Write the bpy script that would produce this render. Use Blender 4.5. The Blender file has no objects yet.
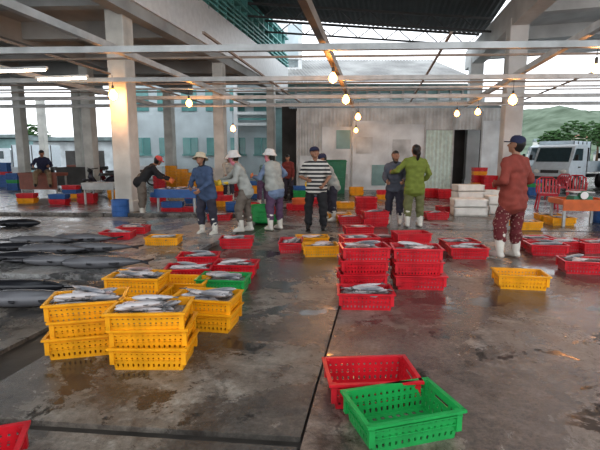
import bpy,bmesh,math,random
from mathutils import Vector,Matrix,Euler,noise
random.seed(7)
R=random.random
# ---------------- camera calibration (27mm lens, eye height 1.4 m) ----------------
FP=450.0; PIT=math.atan(67/450); CP=math.cos(PIT); SP=math.sin(PIT)
def ray(u,v):
    dy=(v-225)/FP
    return Vector(((u-300)/FP, CP-dy*SP, -SP-dy*CP))
def atz(u,v,z=0.0):
    d=ray(u,v); t=(z-1.4)/d.z
    return Vector((d.x*t,d.y*t,z))
def atY(u,v,Y):
    d=ray(u,v); t=Y/d.y
    return Vector((d.x*t,Y,1.4+d.z*t))
cam=bpy.data.cameras.new('camera'); cam.sensor_width=36; cam.lens=27; cam.clip_end=900
co=bpy.data.objects.new('camera',cam); bpy.context.scene.collection.objects.link(co)
co.location=(0,0,1.4); co.rotation_euler=(math.pi/2-PIT,0,0)
bpy.context.scene.camera=co
vs_=bpy.context.scene.view_settings
vs_.view_transform='Standard'; vs_.gamma=.88; vs_.exposure=.08
COL=bpy.context.scene.collection
# ---------------- materials ----------------
def M(name,col,rough=.5,metal=0.0,var=.12,scale=6,bump=0.0,emit=0,spec=.5,col2=None,trans=0):
    m=bpy.data.materials.new(name); m.use_nodes=True; nt=m.node_tree; b=nt.nodes['Principled BSDF']
    b.inputs['Roughness'].default_value=rough; b.inputs['Metallic'].default_value=metal
    b.inputs['Specular IOR Level'].default_value=spec
    if trans: b.inputs['Transmission Weight'].default_value=trans
    tc=nt.nodes.new('ShaderNodeTexCoord'); n=nt.nodes.new('ShaderNodeTexNoise'); n.inputs['Scale'].default_value=scale; n.inputs['Detail'].default_value=5
    nt.links.new(tc.outputs['Object'],n.inputs['Vector'])
    r=nt.nodes.new('ShaderNodeValToRGB'); r.color_ramp.elements[0].position=.32; r.color_ramp.elements[1].position=.68
    c2=col2 if col2 else tuple(min(1,c*(1+var)) for c in col)
    c1=tuple(c*(1-var) for c in col)
    r.color_ramp.elements[0].color=(*c1,1); r.color_ramp.elements[1].color=(*c2,1)
    nt.links.new(n.outputs['Fac'],r.inputs['Fac']); nt.links.new(r.outputs['Color'],b.inputs['Base Color'])
    if bump:
        bp=nt.nodes.new('ShaderNodeBump'); bp.inputs['Strength'].default_value=bump; bp.inputs['Distance'].default_value=.02
        nt.links.new(n.outputs['Fac'],bp.inputs['Height']); nt.links.new(bp.outputs['Normal'],b.inputs['Normal'])
    if emit:
        b.inputs['Emission Color'].default_value=(*col,1); b.inputs['Emission Strength'].default_value=emit
    return m
def floor_mat(name,dry,wet,stain,pale,wetpos=.5,seed=0.0,sc=.9):
    m=bpy.data.materials.new(name); m.use_nodes=True; nt=m.node_tree; b=nt.nodes['Principled BSDF']; L=nt.links.new
    tc=nt.nodes.new('ShaderNodeTexCoord'); mp=nt.nodes.new('ShaderNodeMapping'); mp.inputs['Location'].default_value=(seed,seed*.7,0)
    L(tc.outputs['Object'],mp.inputs['Vector'])
    def N(s,d=6,w=0,rough=.6):
        n=nt.nodes.new('ShaderNodeTexNoise'); n.inputs['Scale'].default_value=s; n.inputs['Detail'].default_value=d; n.inputs['Roughness'].default_value=rough; n.inputs['Distortion'].default_value=w
        L(mp.outputs['Vector'],n.inputs['Vector']); return n
    def ramp(src,p0,c0,p1,c1):
        r=nt.nodes.new('ShaderNodeValToRGB'); e=r.color_ramp.elements; e[0].position=p0; e[1].position=p1; e[0].color=(*c0,1); e[1].color=(*c1,1)
        L(src,r.inputs['Fac']); return r
    def mix(f,a,c):
        mx=nt.nodes.new('ShaderNodeMix'); mx.data_type='RGBA'; L(f,mx.inputs['Factor'])
        for k,s in (('A',a),('B',c)):
            if isinstance(s,tuple): mx.inputs[k].default_value=(*s,1)
            else: L(s,mx.inputs[k])
        return mx.outputs['Result']
    big=N(sc,10,.3,.7); mid=N(3.6,10,.2,.78); fine=N(30,6,0,.75); dirt=N(2.3,12,.3,.82); pal=N(1.3,10,.2,.8); pud=N(1.5,10,.25,.66)
    wr=ramp(big.outputs['Fac'],wetpos-.04,(0,0,0),wetpos+.04,(1,1,1))   # 1 = damp
    cr=ramp(mid.outputs['Fac'],.38,stain,.60,dry)
    pr=ramp(pal.outputs['Fac'],.52,(0,0,0),.64,(1,1,1))
    c1=mix(pr.outputs['Color'],cr.outputs['Color'],pale)
    cw=ramp(mid.outputs['Fac'],.36,tuple(c*.5 for c in wet),.62,wet)
    c2=mix(wr.outputs['Color'],c1,cw.outputs['Color'])
    dr=ramp(dirt.outputs['Fac'],.52,(0,0,0),.62,(.9,.9,.9))
    c3=mix(dr.outputs['Color'],c2,tuple(c*.42 for c in stain))
    pd=ramp(pud.outputs['Fac'],.56,(0,0,0),.585,(1,1,1))                 # 1 = standing puddle
    c3=mix(pd.outputs['Color'],c3,tuple(c*.4 for c in wet))
    fr=ramp(fine.outputs['Fac'],.40,(.72,.72,.72),.62,(1.12,1.12,1.12))
    mu=nt.nodes.new('ShaderNodeMix'); mu.data_type='RGBA'; mu.blend_type='MULTIPLY'; mu.inputs['Factor'].default_value=1; L(c3,mu.inputs['A']); L(fr.outputs['Color'],mu.inputs['B']); c3=mu.outputs['Result']
    vo=nt.nodes.new('ShaderNodeTexVoronoi'); vo.feature='DISTANCE_TO_EDGE'; vo.inputs['Scale'].default_value=.5
    wv=nt.nodes.new('ShaderNodeVectorMath'); wv.operation='MULTIPLY_ADD'; wv.inputs[1].default_value=(.35,.35,.35); L(mid.outputs['Color'],wv.inputs[0]); L(mp.outputs['Vector'],wv.inputs[2]); L(wv.outputs[0],vo.inputs['Vector'])
    ck=ramp(vo.outputs['Distance'],.002,(.7,.7,.7),.007,(0,0,0))
    c4=mix(ck.outputs['Color'],c3,(.05,.045,.04))
    L(c4,b.inputs['Base Color'])
    rr=mix(wr.outputs['Color'],(.24,.24,.24),(.03,.03,.03)); rr=mix(pd.outputs['Color'],rr,(-.12,-.12,-.12))
    m2=nt.nodes.new('ShaderNodeMath'); m2.operation='MULTIPLY_ADD'; m2.inputs[1].default_value=.32
    L(mid.outputs['Fac'],m2.inputs[0]); L(rr,m2.inputs[2])
    m3=nt.nodes.new('ShaderNodeMath'); m3.operation='MAXIMUM'; m3.inputs[1].default_value=.035; L(m2.outputs[0],m3.inputs[0]); L(m3.outputs[0],b.inputs['Roughness'])
    bp=nt.nodes.new('ShaderNodeBump'); bp.inputs['Distance'].default_value=.013
    bs=mix(pd.outputs['Color'],(.6,.6,.6),(.06,.06,.06)); L(bs,bp.inputs['Strength'])
    ad=nt.nodes.new('ShaderNodeMath'); ad.operation='MULTIPLY_ADD'; ad.inputs[1].default_value=.15; L(fine.outputs['Fac'],ad.inputs[0]); L(mid.outputs['Fac'],ad.inputs[2])
    L(ad.outputs[0],bp.inputs['Height']); L(bp.outputs['Normal'],b.inputs['Normal'])
    b.inputs['Specular IOR Level'].default_value=.65
    return m
def stripe_mat(name,c1,c2,freq,thr=.5,axis='Z'):
    m=bpy.data.materials.new(name); m.use_nodes=True; nt=m.node_tree; b=nt.nodes['Principled BSDF']; L=nt.links.new
    tc=nt.nodes.new('ShaderNodeTexCoord'); s=nt.nodes.new('ShaderNodeSeparateXYZ'); L(tc.outputs['Object'],s.inputs[0])
    a=nt.nodes.new('ShaderNodeMath'); a.operation='MULTIPLY'; a.inputs[1].default_value=freq; L(s.outputs[axis],a.inputs[0])
    f=nt.nodes.new('ShaderNodeMath'); f.operation='FRACT'; L(a.outputs[0],f.inputs[0])
    g=nt.nodes.new('ShaderNodeMath'); g.operation='GREATER_THAN'; g.inputs[1].default_value=thr; L(f.outputs[0],g.inputs[0])
    mx=nt.nodes.new('ShaderNodeMix'); mx.data_type='RGBA'; mx.inputs['A'].default_value=(*c1,1); mx.inputs['B'].default_value=(*c2,1)
    L(g.outputs[0],mx.inputs['Factor']); L(mx.outputs['Result'],b.inputs['Base Color']); b.inputs['Roughness'].default_value=.8
    return m
def spot_mat(name,c1,c2,scale,thr=.35):
    m=bpy.data.materials.new(name); m.use_nodes=True; nt=m.node_tree; b=nt.nodes['Principled BSDF']; L=nt.links.new
    tc=nt.nodes.new('ShaderNodeTexCoord'); v=nt.nodes.new('ShaderNodeTexVoronoi'); v.inputs['Scale'].default_value=scale; L(tc.outputs['Object'],v.inputs['Vector'])
    r=nt.nodes.new('ShaderNodeValToRGB'); e=r.color_ramp.elements; e[0].position=thr; e[1].position=thr+.08; e[0].color=(*c2,1); e[1].color=(*c1,1)
    L(v.outputs['Distance'],r.inputs['Fac']); L(r.outputs['Color'],b.inputs['Base Color']); b.inputs['Roughness'].default_value=.85
    return m
def fish_mat(name,back,belly,lo=-.2,hi=.35,rough=.25):
    m=bpy.data.materials.new(name); m.use_nodes=True; nt=m.node_tree; b=nt.nodes['Principled BSDF']; L=nt.links.new
    tc=nt.nodes.new('ShaderNodeTexCoord'); s=nt.nodes.new('ShaderNodeSeparateXYZ'); L(tc.outputs['Object'],s.inputs[0])
    mr=nt.nodes.new('ShaderNodeMapRange'); mr.inputs['From Min'].default_value=lo; mr.inputs['From Max'].default_value=hi; L(s.outputs['Y'],mr.inputs['Value'])
    n=nt.nodes.new('ShaderNodeTexNoise'); n.inputs['Scale'].default_value=25; L(tc.outputs['Object'],n.inputs['Vector'])
    a=nt.nodes.new('ShaderNodeMath'); a.operation='MULTIPLY_ADD'; a.inputs[1].default_value=.3; L(n.outputs['Fac'],a.inputs[0]); L(mr.outputs[0],a.inputs[2])
    r=nt.nodes.new('ShaderNodeValToRGB'); e=r.color_ramp.elements; e[0].position=.5; e[1].position=.95; e[0].color=(*belly,1); e[1].color=(*back,1)
    L(a.outputs[0],r.inputs['Fac']); L(r.outputs['Color'],b.inputs['Base Color']); b.inputs['Roughness'].default_value=rough; b.inputs['Metallic'].default_value=.05
    return m
m_red=M('red_plastic',(.56,.015,.028),.33,var=.22)
m_yel=M('yellow_plastic',(.80,.37,.010),.36,var=.17)
m_grn=M('green_plastic',(.02,.34,.085),.28,var=.15)
m_blue=M('blue_plastic',(.03,.12,.34),.35)
m_orange=M('orange_plastic',(.60,.14,.03),.35)
m_counter=M('red_brown_counter',(.26,.09,.06),.5)
m_conc=M('column_concrete',(.60,.60,.56),.8,var=.22,scale=1.6,bump=.1)
m_concw=M('painted_concrete',(.62,.63,.62),.7,var=.16,scale=1.0)
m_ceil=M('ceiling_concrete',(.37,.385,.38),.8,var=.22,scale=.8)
m_steel=M('painted_steel',(.45,.465,.46),.45,.15,var=.2,scale=3)
m_steelb=M('brown_steel',(.25,.20,.16),.5,.2,var=.2,scale=3)
m_steeld=M('dark_steel',(.07,.07,.07),.5,.4)
m_roof=M('dark_roof_sheet',(.05,.055,.055),.6,.2,scale=.7,var=.3)
m_shed=M('stained_grey_panel',(.58,.61,.61),.65,.0,var=.3,scale=1.4,col2=(.76,.80,.80))
m_shed2=M('stained_pale_panel',(.70,.75,.77),.65,.0,var=.22,scale=1.1,col2=(.86,.92,.94))
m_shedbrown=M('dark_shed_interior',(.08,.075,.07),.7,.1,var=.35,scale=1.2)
m_rteal=M('grey_teal_roof_sheet',(.18,.23,.23),.6,.2,var=.4,scale=1.3)
m_rfar=M('grey_roof_sheet',(.34,.34,.33),.6,.2,var=.3,scale=.7)
m_tealw=M('blue_green_panel',(.26,.42,.42),.6,var=.3,scale=1)
m_wall=M('pale_blue_plaster',(.54,.61,.63),.8,var=.14,scale=.8)
m_turq=M('turquoise_frames',(.16,.42,.40),.5,var=.15,scale=2)
m_glassw=M('window_glass',(.14,.32,.31),.1,.0,var=.2,scale=1)
m_white=M('white_paint',(.72,.74,.74),.35,var=.06)
m_foam=M('foam_white',(.74,.74,.70),.7,var=.08)
m_black=M('black_rubber',(.02,.02,.02),.5)
m_skin=M('skin',(.32,.165,.10),.5,var=.08,scale=20)
m_hair=M('black_hair',(.015,.012,.01),.45,scale=60)
m_ice=M('crushed_ice_and_scraps',(.34,.31,.30),.4,var=.45,scale=35,bump=.8)
m_bulb=M('bulb_glow',(1,.40,.07),.3,emit=24,var=0)
m_tube=M('tube_glow',(1,.80,.6),.3,emit=14,var=0)
m_brass=M('lamp_socket',(.1,.09,.08),.4,.5)
m_fish=fish_mat('silver_fish',(.14,.15,.17),(.54,.51,.51),-.03,.05,.28)
m_fishp=fish_mat('pinkish_fish',(.24,.15,.14),(.58,.46,.44),-.03,.05,.3)
m_tuna=fish_mat('dark_fish',(.018,.019,.024),(.15,.15,.16),-.10,.05,.22)
m_fin=M('fish_fin',(.17,.17,.17),.4)
m_find=M('dark_fish_fin',(.03,.03,.035),.4)
m_eye=M('eye_dark',(.01,.01,.01),.2)
m_lip=M('lips',(.25,.07,.06),.5)
# ---------------- mesh helpers ----------------
def basis(d):
    d=d.normalized(); up=Vector((0,0,1)) if abs(d.z)<.95 else Vector((0,1,0))
    x=d.cross(up).normalized(); y=x.cross(d).normalized(); return x,y
def face(bm,vs,mi):
    try:
        f=bm.faces.new(vs); f.material_index=mi; return f
    except ValueError: return None
def box(bm,c,s,rz=0,mi=0,tx=1,ty=1,rot=None):
    c=Vector(c); M3=rot if rot else Matrix.Rotation(rz,3,'Z'); v=[]
    for z in(-.5,.5):
        kx,ky=(tx,ty) if z>0 else (1,1)
        for x,y in((-.5,-.5),(.5,-.5),(.5,.5),(-.5,.5)):
            v.append(bm.verts.new(c+M3@Vector((x*s[0]*kx,y*s[1]*ky,z*s[2]))))
    for q in((3,2,1,0),(4,5,6,7),(0,1,5,4),(1,2,6,5),(2,3,7,6),(3,0,4,7)): face(bm,[v[i] for i in q],mi)
def beam(bm,a,b,w,h,mi=0):
    a=Vector(a);b=Vector(b); x,y=basis(b-a); v=[]
    for p in(a,b):
        for i,j in((-1,-1),(1,-1),(1,1),(-1,1)): v.append(bm.verts.new(p+x*(i*w/2)+y*(j*h/2)))
    for q in((3,2,1,0),(4,5,6,7),(0,1,5,4),(1,2,6,5),(2,3,7,6),(3,0,4,7)): face(bm,[v[i] for i in q],mi)
def tube(bm,pts,rs,seg=10,mi=0,cap=True):
    pts=[Vector(p) for p in pts]
    if not hasattr(rs,'__len__'): rs=[rs]*len(pts)
    rings=[]
    x,y=basis(pts[1]-pts[0])
    for i,p in enumerate(pts):
        d=(pts[min(i+1,len(pts)-1)]-pts[max(i-1,0)]).normalized()
        x=(x-d*x.dot(d)).normalized(); y=d.cross(x)
        rings.append([bm.verts.new(p+(x*math.cos(2*math.pi*k/seg)+y*math.sin(2*math.pi*k/seg))*rs[i]) for k in range(seg)])
    for a,b in zip(rings,rings[1:]):
        for k in range(seg): face(bm,[a[k],a[(k+1)%seg],b[(k+1)%seg],b[k]],mi)
    if cap: face(bm,rings[0][::-1],mi); face(bm,rings[-1],mi)
def lathe(bm,c,prof,seg=20,mi=0,mat=None,cap=False):
    c=Vector(c); mat=mat or Matrix.Identity(3); rings=[]
    for r,z in prof: rings.append([bm.verts.new(c+mat@Vector((r*math.cos(2*math.pi*k/seg),r*math.sin(2*math.pi*k/seg),z))) for k in range(seg)])
    for a,b in zip(rings,rings[1:]):
        for k in range(seg): face(bm,[a[k],a[(k+1)%seg],b[(k+1)%seg],b[k]],mi)
    if cap: face(bm,rings[0][::-1],mi); face(bm,rings[-1],mi)
def ball(bm,c,r,mi=0,seg=12,mat=None):
    c=Vector(c); r=Vector(r) if hasattr(r,'__len__') else Vector((r,r,r)); mat=mat or Matrix.Identity(3)
    n=seg//2; rings=[]
    for i in range(n+1):
        th=math.pi*i/n
        rr=max(math.sin(th),.02)
        rings.append([bm.verts.new(c+mat@Vector((r.x*rr*math.cos(2*math.pi*k/seg),r.y*rr*math.sin(2*math.pi*k/seg),-r.z*math.cos(th)))) for k in range(seg)])
    for a,b in zip(rings,rings[1:]):
        for k in range(seg): face(bm,[a[k],a[(k+1)%seg],b[(k+1)%seg],b[k]],mi)
    face(bm,rings[0][::-1],mi); face(bm,rings[-1],mi)
def mesh_of(bm,name,mats,smooth=False):
    me=bpy.data.meshes.new(name); bmesh.ops.recalc_face_normals(bm,faces=bm.faces); bm.to_mesh(me); bm.free()
    for m in (mats if isinstance(mats,(list,tuple)) else [mats]): me.materials.append(m)
    if smooth:
        me.polygons.foreach_set('use_smooth',[True]*len(me.polygons))
    return me
def put(name,me,loc=(0,0,0),rot=(0,0,0),label=None,cat=None,parent=None,kind=None,group=None,scale=1):
    o=bpy.data.objects.new(name,me); COL.objects.link(o); o.location=loc; o.rotation_euler=rot
    if scale!=1: o.scale=(scale,)*3 if not hasattr(scale,'__len__') else scale
    if parent: o.parent=parent
    if label: o['label']=label
    if cat and not parent: o['category']=cat
    if kind: o['kind']=kind
    if group: o['group']=group
    return o
def struct(name,bm,mats,label,cat,smooth=False):
    return put(name,mesh_of(bm,name,mats,smooth),label=label,cat=cat,kind='structure')
def copytree(o,loc,rot,**kw):
    n=o.copy(); COL.objects.link(n); n.location=loc; n.rotation_euler=rot
    for k,v in kw.items(): n[k]=v
    for c in list(o.children):
        cc=c.copy(); COL.objects.link(cc); cc.parent=n
        for g in list(c.children):
            gg=g.copy(); COL.objects.link(gg); gg.parent=cc
    return n
# ---------------- world ----------------
w=bpy.data.worlds.new('world'); bpy.context.scene.world=w; w.use_nodes=True
nt=w.node_tree; bg=nt.nodes['Background']
tc=nt.nodes.new('ShaderNodeTexCoord'); sp=nt.nodes.new('ShaderNodeSeparateXYZ'); nt.links.new(tc.outputs['Generated'],sp.inputs[0])
cr=nt.nodes.new('ShaderNodeValToRGB'); cr.color_ramp.elements[0].position=0; cr.color_ramp.elements[0].color=(.95,.97,1,1); cr.color_ramp.elements[1].position=.8; cr.color_ramp.elements[1].color=(.82,.88,.95,1)
nt.links.new(sp.outputs['Z'],cr.inputs['Fac']); nt.links.new(cr.outputs['Color'],bg.inputs['Color']); bg.inputs['Strength'].default_value=2.1
# ---------------- floor ----------------
m_fr=floor_mat('wet_concrete_brown',(.31,.245,.20),(.19,.145,.12),(.16,.11,.085),(.40,.345,.30),.47,3.0,.9)
m_fl=floor_mat('wet_concrete_grey',(.28,.25,.21),(.13,.115,.10),(.135,.11,.09),(.38,.355,.31),.48,9.0,.8)
m_fs=floor_mat('wet_slab_pale',(.42,.42,.41),(.27,.27,.265),(.22,.20,.185),(.52,.52,.51),.5,5.0,.9)
m_fb=floor_mat('wet_concrete_back',(.28,.26,.24),(.15,.14,.13),(.13,.11,.10),(.38,.36,.34),.46,14.0,.6)
m_gr=M('gutter_dark',(.04,.034,.028),.3,var=.4,scale=5,bump=.3)
bm=bmesh.new(); box(bm,(0,195,-.13),(700,400,.2)); struct('floor',bm,m_gr,'dark wet gutter level beneath the concrete slabs','floor')
def slab(pts,z0,z1,mat,label,name='floor'):
    bm=bmesh.new(); lo=[bm.verts.new((x,y,z0)) for x,y in pts]; hi=[bm.verts.new((x,y,z1)) for x,y in pts]; n=len(pts)
    face(bm,hi,0); face(bm,lo[::-1],0)
    for i in range(n): face(bm,[lo[i],lo[(i+1)%n],hi[(i+1)%n],hi[i]],0)
    return struct(name,bm,mat,label,'floor')
def LX(x0,y): return x0+.18*(y-2.0)   # lines running into depth
yb=8.9
slab([(LX(0,-3),-3),(13,-3),(13,yb-1.2),(LX(0,yb),yb)],-.03,0,m_fr,'brown wet concrete slab with puddles')
slab([(LX(-2.02,2.3),2.3),(LX(-.016,2.1),2.1),(LX(-.016,yb),yb),(LX(-2.02,yb+.4),yb+.4)],-.03,0,m_fl,'grey wet concrete slab with dark water stains')
slab([(-9,-3),(LX(-.016,-3),-3),(LX(-.016,2.02),2.02),(-9,2.94)],-.03,0,m_fl,'worn concrete slab beside the gutter')
slab([(-16,4.2),(LX(-2.4,2.5),2.5),(LX(-2.4,5.0),5.0),(-16,6.2)],-.03,0,m_fl,'stained concrete strip')
slab([(-16,6.35),(LX(-2.35,5.1),5.1),(LX(-2.35,10.3),10.3),(-16,11.2)],-.03,.03,m_fs,'pale wet slab where large fish are laid out')
slab([(-45,11.9),(LX(-2.5,10.6),10.6),(LX(-2.0,yb+.5),yb+.5),(LX(-.0,yb+.06),yb+.06),(14,yb-1.14),(45,yb-2),(60,90),(-60,90)],-.03,0,m_fb,'wet market floor reaching out to the street')
slab([(-16,11.4),(LX(-2.5,10.45),10.45),(LX(-2.5,10.75),10.75),(-16,11.8)],-.03,.10,m_fl,'low kerb of stained concrete','trim_1')
# ---------------- left building ----------------
def EX(y): return -4.35+.22*(y-11.5)
bm=bmesh.new()
v=[bm.verts.new(p) for p in((-24,-1,5.5),(EX(-1)-.3,-1,5.5),(EX(26),26,5.5),(-24,26,5.5),(-24,-1,5.9),(EX(-1)-.3,-1,5.9),(EX(26),26,5.9),(-24,26,5.9))]
for q in((3,2,1,0),(4,5,6,7),(0,1,5,4),(1,2,6,5),(2,3,7,6),(3,0,4,7)): face(bm,[v[i] for i in q],0)
for y in (5.8,8.7,11.5,14.4,17.2,20.1,23): beam(bm,(-24,y+1.0,5.25),(EX(y),y,5.25),.3,.5)
for off in (0,-5,-10): beam(bm,(EX(0)+off,0,5.2),(EX(26)+off,26,5.2),.35,.6)
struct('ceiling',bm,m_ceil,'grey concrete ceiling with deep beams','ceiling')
bm=bmesh.new()
a=Vector((EX(6)+.1,6,0)); b=Vector((EX(27)+.1,27,0)); d=(b-a).normalized(); L=(b-a).length; ang=math.atan2(d.y,d.x)
mid=(a+b)/2
box(bm,(mid.x,mid.y,5.85),(L,.3,1.3),ang,0); box(bm,(mid.x,mid.y,8.9),(L,.3,1.2),ang,0)
box(bm,(mid.x-.15,mid.y,7.4),(L,.05,2.0),ang,1)
k=0
while k<L:
    p=a+d*k; box(bm,(p.x,p.y,7.4),(.09,.3,2.0),ang,3); k+=.8
for z in (6.62,6.8,6.98,7.16,7.5,8.1): box(bm,(mid.x+.1,mid.y,z),(L,.2,.07),ang,3)
struct('wall_mezzanine',bm,[m_white,m_glassw,m_concw,m_turq],'white upper storey wall with turquoise railings and window frames','wall')
def column(x,y,wd,h,mat,label):
    bm=bmesh.new(); box(bm,(0,0,h/2),(wd,wd,h)); 
    box(bm,(0,0,.15),(wd+.08,wd+.08,.3)); bmesh.ops.bevel(bm,geom=bm.edges[:],offset=.02,segments=1,affect='EDGES')
    put('column',mesh_of(bm,'column',mat),(x,y,0),(0,0,-.17),label,'column',kind='structure',group='concrete columns')
for i,y in enumerate((12.0,17.6,24)):
    column(EX(y)-(.34,.05,-.1)[i],y,(.49,.40,.40)[i],5.2,m_conc,'square concrete column under the upper storey')
for (u,Y,wd) in ((171,26,.48),(92,18.5,.4),(81,25,.4),(24,22,.4),(45,30,.4)):
    column((u-300)/450*Y/1.01,Y,wd,5.2,m_conc,'square concrete column further inside the hall')
for y in (17,23.5):
    column(7.8+.16*(y-17),y,.62,6.3,m_concw,'tall pale concrete column carrying the canopy')
bm=bmesh.new()
beam(bm,(7.8-.16*12,5,6.5),(7.8+.16*8,25,6.5),.55,.95)
for y in (8,12.5,17,21,24.5): beam(bm,(7.8+.16*(y-17),y,6.75),(20,y-1.4,7.3),.4,.6)
v=[bm.verts.new(p) for p in((5.5,3,7.0),(20,1.5,7.6),(22,25,7.6),(9.2,25,7.0),(5.5,3,7.25),(20,1.5,7.85),(22,25,7.85),(9.2,25,7.25))]
for q in((3,2,1,0),(4,5,6,7),(0,1,5,4),(1,2,6,5),(2,3,7,6),(3,0,4,7)): face(bm,[v[i] for i in q],0)
struct('ceiling',bm,m_concw,'pale sloping concrete canopy with heavy girders','canopy')
# central metal roof + trusses
bm=bmesh.new(); n=90
for (y0,y1,z0,z1) in ((-1,8.8,8.3,7.9),(10,22.8,7.8,7.3)):
    prev=None
    for i in range(n+1):
        f=i/n; x0=EX(y0)+.3+f*(7.8+.16*(y0-17)-EX(y0)-.6); x1=EX(y1)+.3+f*(7.8+.16*(y1-17)-EX(y1)-.2); dz=.04*(i%2)+.7*(1-f)
        cur=[bm.verts.new((x0,y0,z0+dz)),bm.verts.new((x1,y1,z1+dz))]
        if prev: face(bm,[prev[0],cur[0],cur[1],prev[1]],0)
        prev=cur
struct('ceiling',bm,m_roof,'dark corrugated metal roof sheets','roof')
for y in (4,7.6,12,16,20,22.4):
    xa=EX(y)+.3; xb=7.8+.16*(y-17)-.3; zb=7.1 if y>9 else 7.7
    bm=bmesh.new(); A0=Vector((xa,y,zb+.7)); B0=Vector((xb,y-.3,zb)); dz=Vector((0,0,-.5)); beam(bm,A0,B0,.09,.09); beam(bm,A0+dz,B0+dz,.07,.07)
    for i in range(16):
        p=A0.lerp(B0,i/16); q=A0.lerp(B0,(i+1)/16); beam(bm,p+(dz if i%2 else dz*0),q+(dz*0 if i%2 else dz),.035,.035)
    put('roof_truss',mesh_of(bm,'roof_truss',m_steeld),label='lattice steel truss carrying the roof',cat='roof truss',kind='structure',group='roof trusses')
# steel frame beams
def sbeam(a,b,w=.1,h=.12,mat=m_steel,label='painted steel box beam overhead'):
    bm=bmesh.new(); a=Vector(a); b=Vector(b); beam(bm,(0,0,0),b-a,w,h)
    put('steel_beam',mesh_of(bm,'steel_beam',mat),a,label=label,cat='steel beam',kind='structure',group='overhead steel frame')
def trans(v0,v1,Yc,w,h,mat=m_steel,dzz=0):
    a=atY(0,v0,Yc*1.03); b=atY(590,v1,Yc*.97)
    z=(a.z+b.z)/2+dzz; a.z=b.z=z; dd=(b-a); a=a-dd*.12; b=b+dd*.1
    sbeam(a,b,w,h,mat); return a,b
for (v0,v1,Yc) in ((53,42,8.0),(81,76,11.2),(99,95,14.6),(106,103,17.6)): trans(v0,v1,Yc,.09,.105)
for (v0,v1,Yc,dzz) in ((81,76,11.2,.5),(99,95,14.6,.42),(99,95,15.2,-.28),(106,103,17.6,.5),(90,86,12.9,0)):
    trans(v0,v1,Yc,.045,.045,m_steelb if dzz>0 else m_steel,dzz)
for x0 in (-4.95,-.99,3.37,-8.6):
    sbeam((x0+.17*2,2,3.42),(x0+.17*18,18,3.42),.11,.12 if x0!=-.99 else .16,m_steelb if x0==-.99 else m_steel)
for x0 in (-6.8,-3.0,1.2,5.3): sbeam((x0+.17*8,8,3.5),(x0+.17*18,18,3.5),.04,.04,m_steelb,'thin steel pipe of the overhead frame')
for (x,y) in ((-9.3,8.3),(7.6,7.4),(9.6,10.9)):
    sbeam((x,y,0),(x,y,3.4),.1,.1,label='steel post of the overhead frame')
# ---------------- bulbs ----------------
WL=bpy.data.lights.new('warm_bulb_light','POINT'); WL.energy=38; WL.color=(1,.42,.12); WL.shadow_soft_size=.035
def bulb(u,v,z,s=1.0,light=True):
    p=atz(u,v,z); s*=.9
    root=bpy.data.objects.new('hanging_bulb',None); COL.objects.link(root); root.location=p; root.empty_display_size=.1
    root['label']='bare warm glowing bulb hanging on a wire'; root['category']='light bulb'; root['group']='bare hanging bulbs'
    bm=bmesh.new(); tube(bm,[(0,0,.08),(0,0,max(.15,3.4-z))],.006,6); put('wire',mesh_of(bm,'wire',m_black),parent=root)
    bm=bmesh.new(); lathe(bm,(0,0,0),[(.018,.16),(.028,.14),(.028,.05),(.02,.03)],12,cap=True); put('socket',mesh_of(bm,'socket',m_brass,True),parent=root)
    bm=bmesh.new(); lathe(bm,(0,0,0),[(.018,.04),(.035,.015),(.06,-.025),(.066,-.06),(.048,-.1),(.005,-.12)],16,cap=True)
    put('glass',mesh_of(bm,'glass',m_bulb,True),parent=root,scale=s)
    if light:
        l=bpy.data.objects.new('filament',WL); COL.objects.link(l); l.parent=root; l.location=(0,0,-.12*s-.04)
for u,v,z,s,l in ((333,75,3.1,1.5,1),(346,97,3.05,1.7,1),(358,115,2.95,1.7,0),(356,129,2.6,1.4,0),(513,97,2.95,1.8,1),(113,92,3.0,1.8,1),(189,101,3.1,1.6,1),(233,127,2.7,1.8,0),(457,112,3.05,1.5,0),(478,110,3.05,1.6,0),(596,66,3.1,1.2,1)):
    bulb(u,v,z,s,l)
for (u,v,z) in ((20,71,3.25),(62,79,3.2)):
    p=atz(u,v,z); bm=bmesh.new(); tube(bm,[(-.6,.1,0),(.6,-.1,0)],.022,8,0); 
    r=put('fluorescent_lamp',mesh_of(bm,'lamp',m_tube),p,label='glowing fluorescent tube fixed under a beam',cat='lamp',group='tube lamps')
    bm=bmesh.new(); box(bm,(0,0,.05),(1.3,.08,.05),-.165); put('fitting',mesh_of(bm,'fitting',m_white),parent=r)
# ---------------- back shed ----------------
def corr(bm,x0,x1,y0,y1,z0,z1,pitch=.12,dep=.03,mi=0):
    n=int(math.hypot(x1-x0,y1-y0)/pitch*2); prev=None
    for i in range(n+1):
        f=i/n; x=x0+(x1-x0)*f; y=y0+(y1-y0)*f+(dep if i%2 else 0)
        cur=[bm.verts.new((x,y,z0)),bm.verts.new((x,y,z1))]
        if prev: face(bm,[prev[0],cur[0],cur[1],prev[1]],mi)
        prev=cur
ys=20.0
def XU(u,Y): return (u-300)/450*Y/(.989+.0217)
bm=bmesh.new()
for u0,u1,mi,h in ((297,322,0,2.9),(322,352,1,2.75),(352,388,1,3.0),(388,424,1,2.85),(480,506,1,3.0)):
    corr(bm,XU(u0,ys),XU(u1,ys),ys,ys,0,h,mi=mi,dep=.006 if mi else .025,pitch=.45 if mi else .12)
corr(bm,XU(297,ys),XU(506,ys),ys+.08,ys+.08,2.62,3.55,mi=0,dep=.02,pitch=.16)
for u in (297,352,424,452,480,506): box(bm,(XU(u,ys),ys-.03,1.7),(.06,.06,3.4),0,2)
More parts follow.
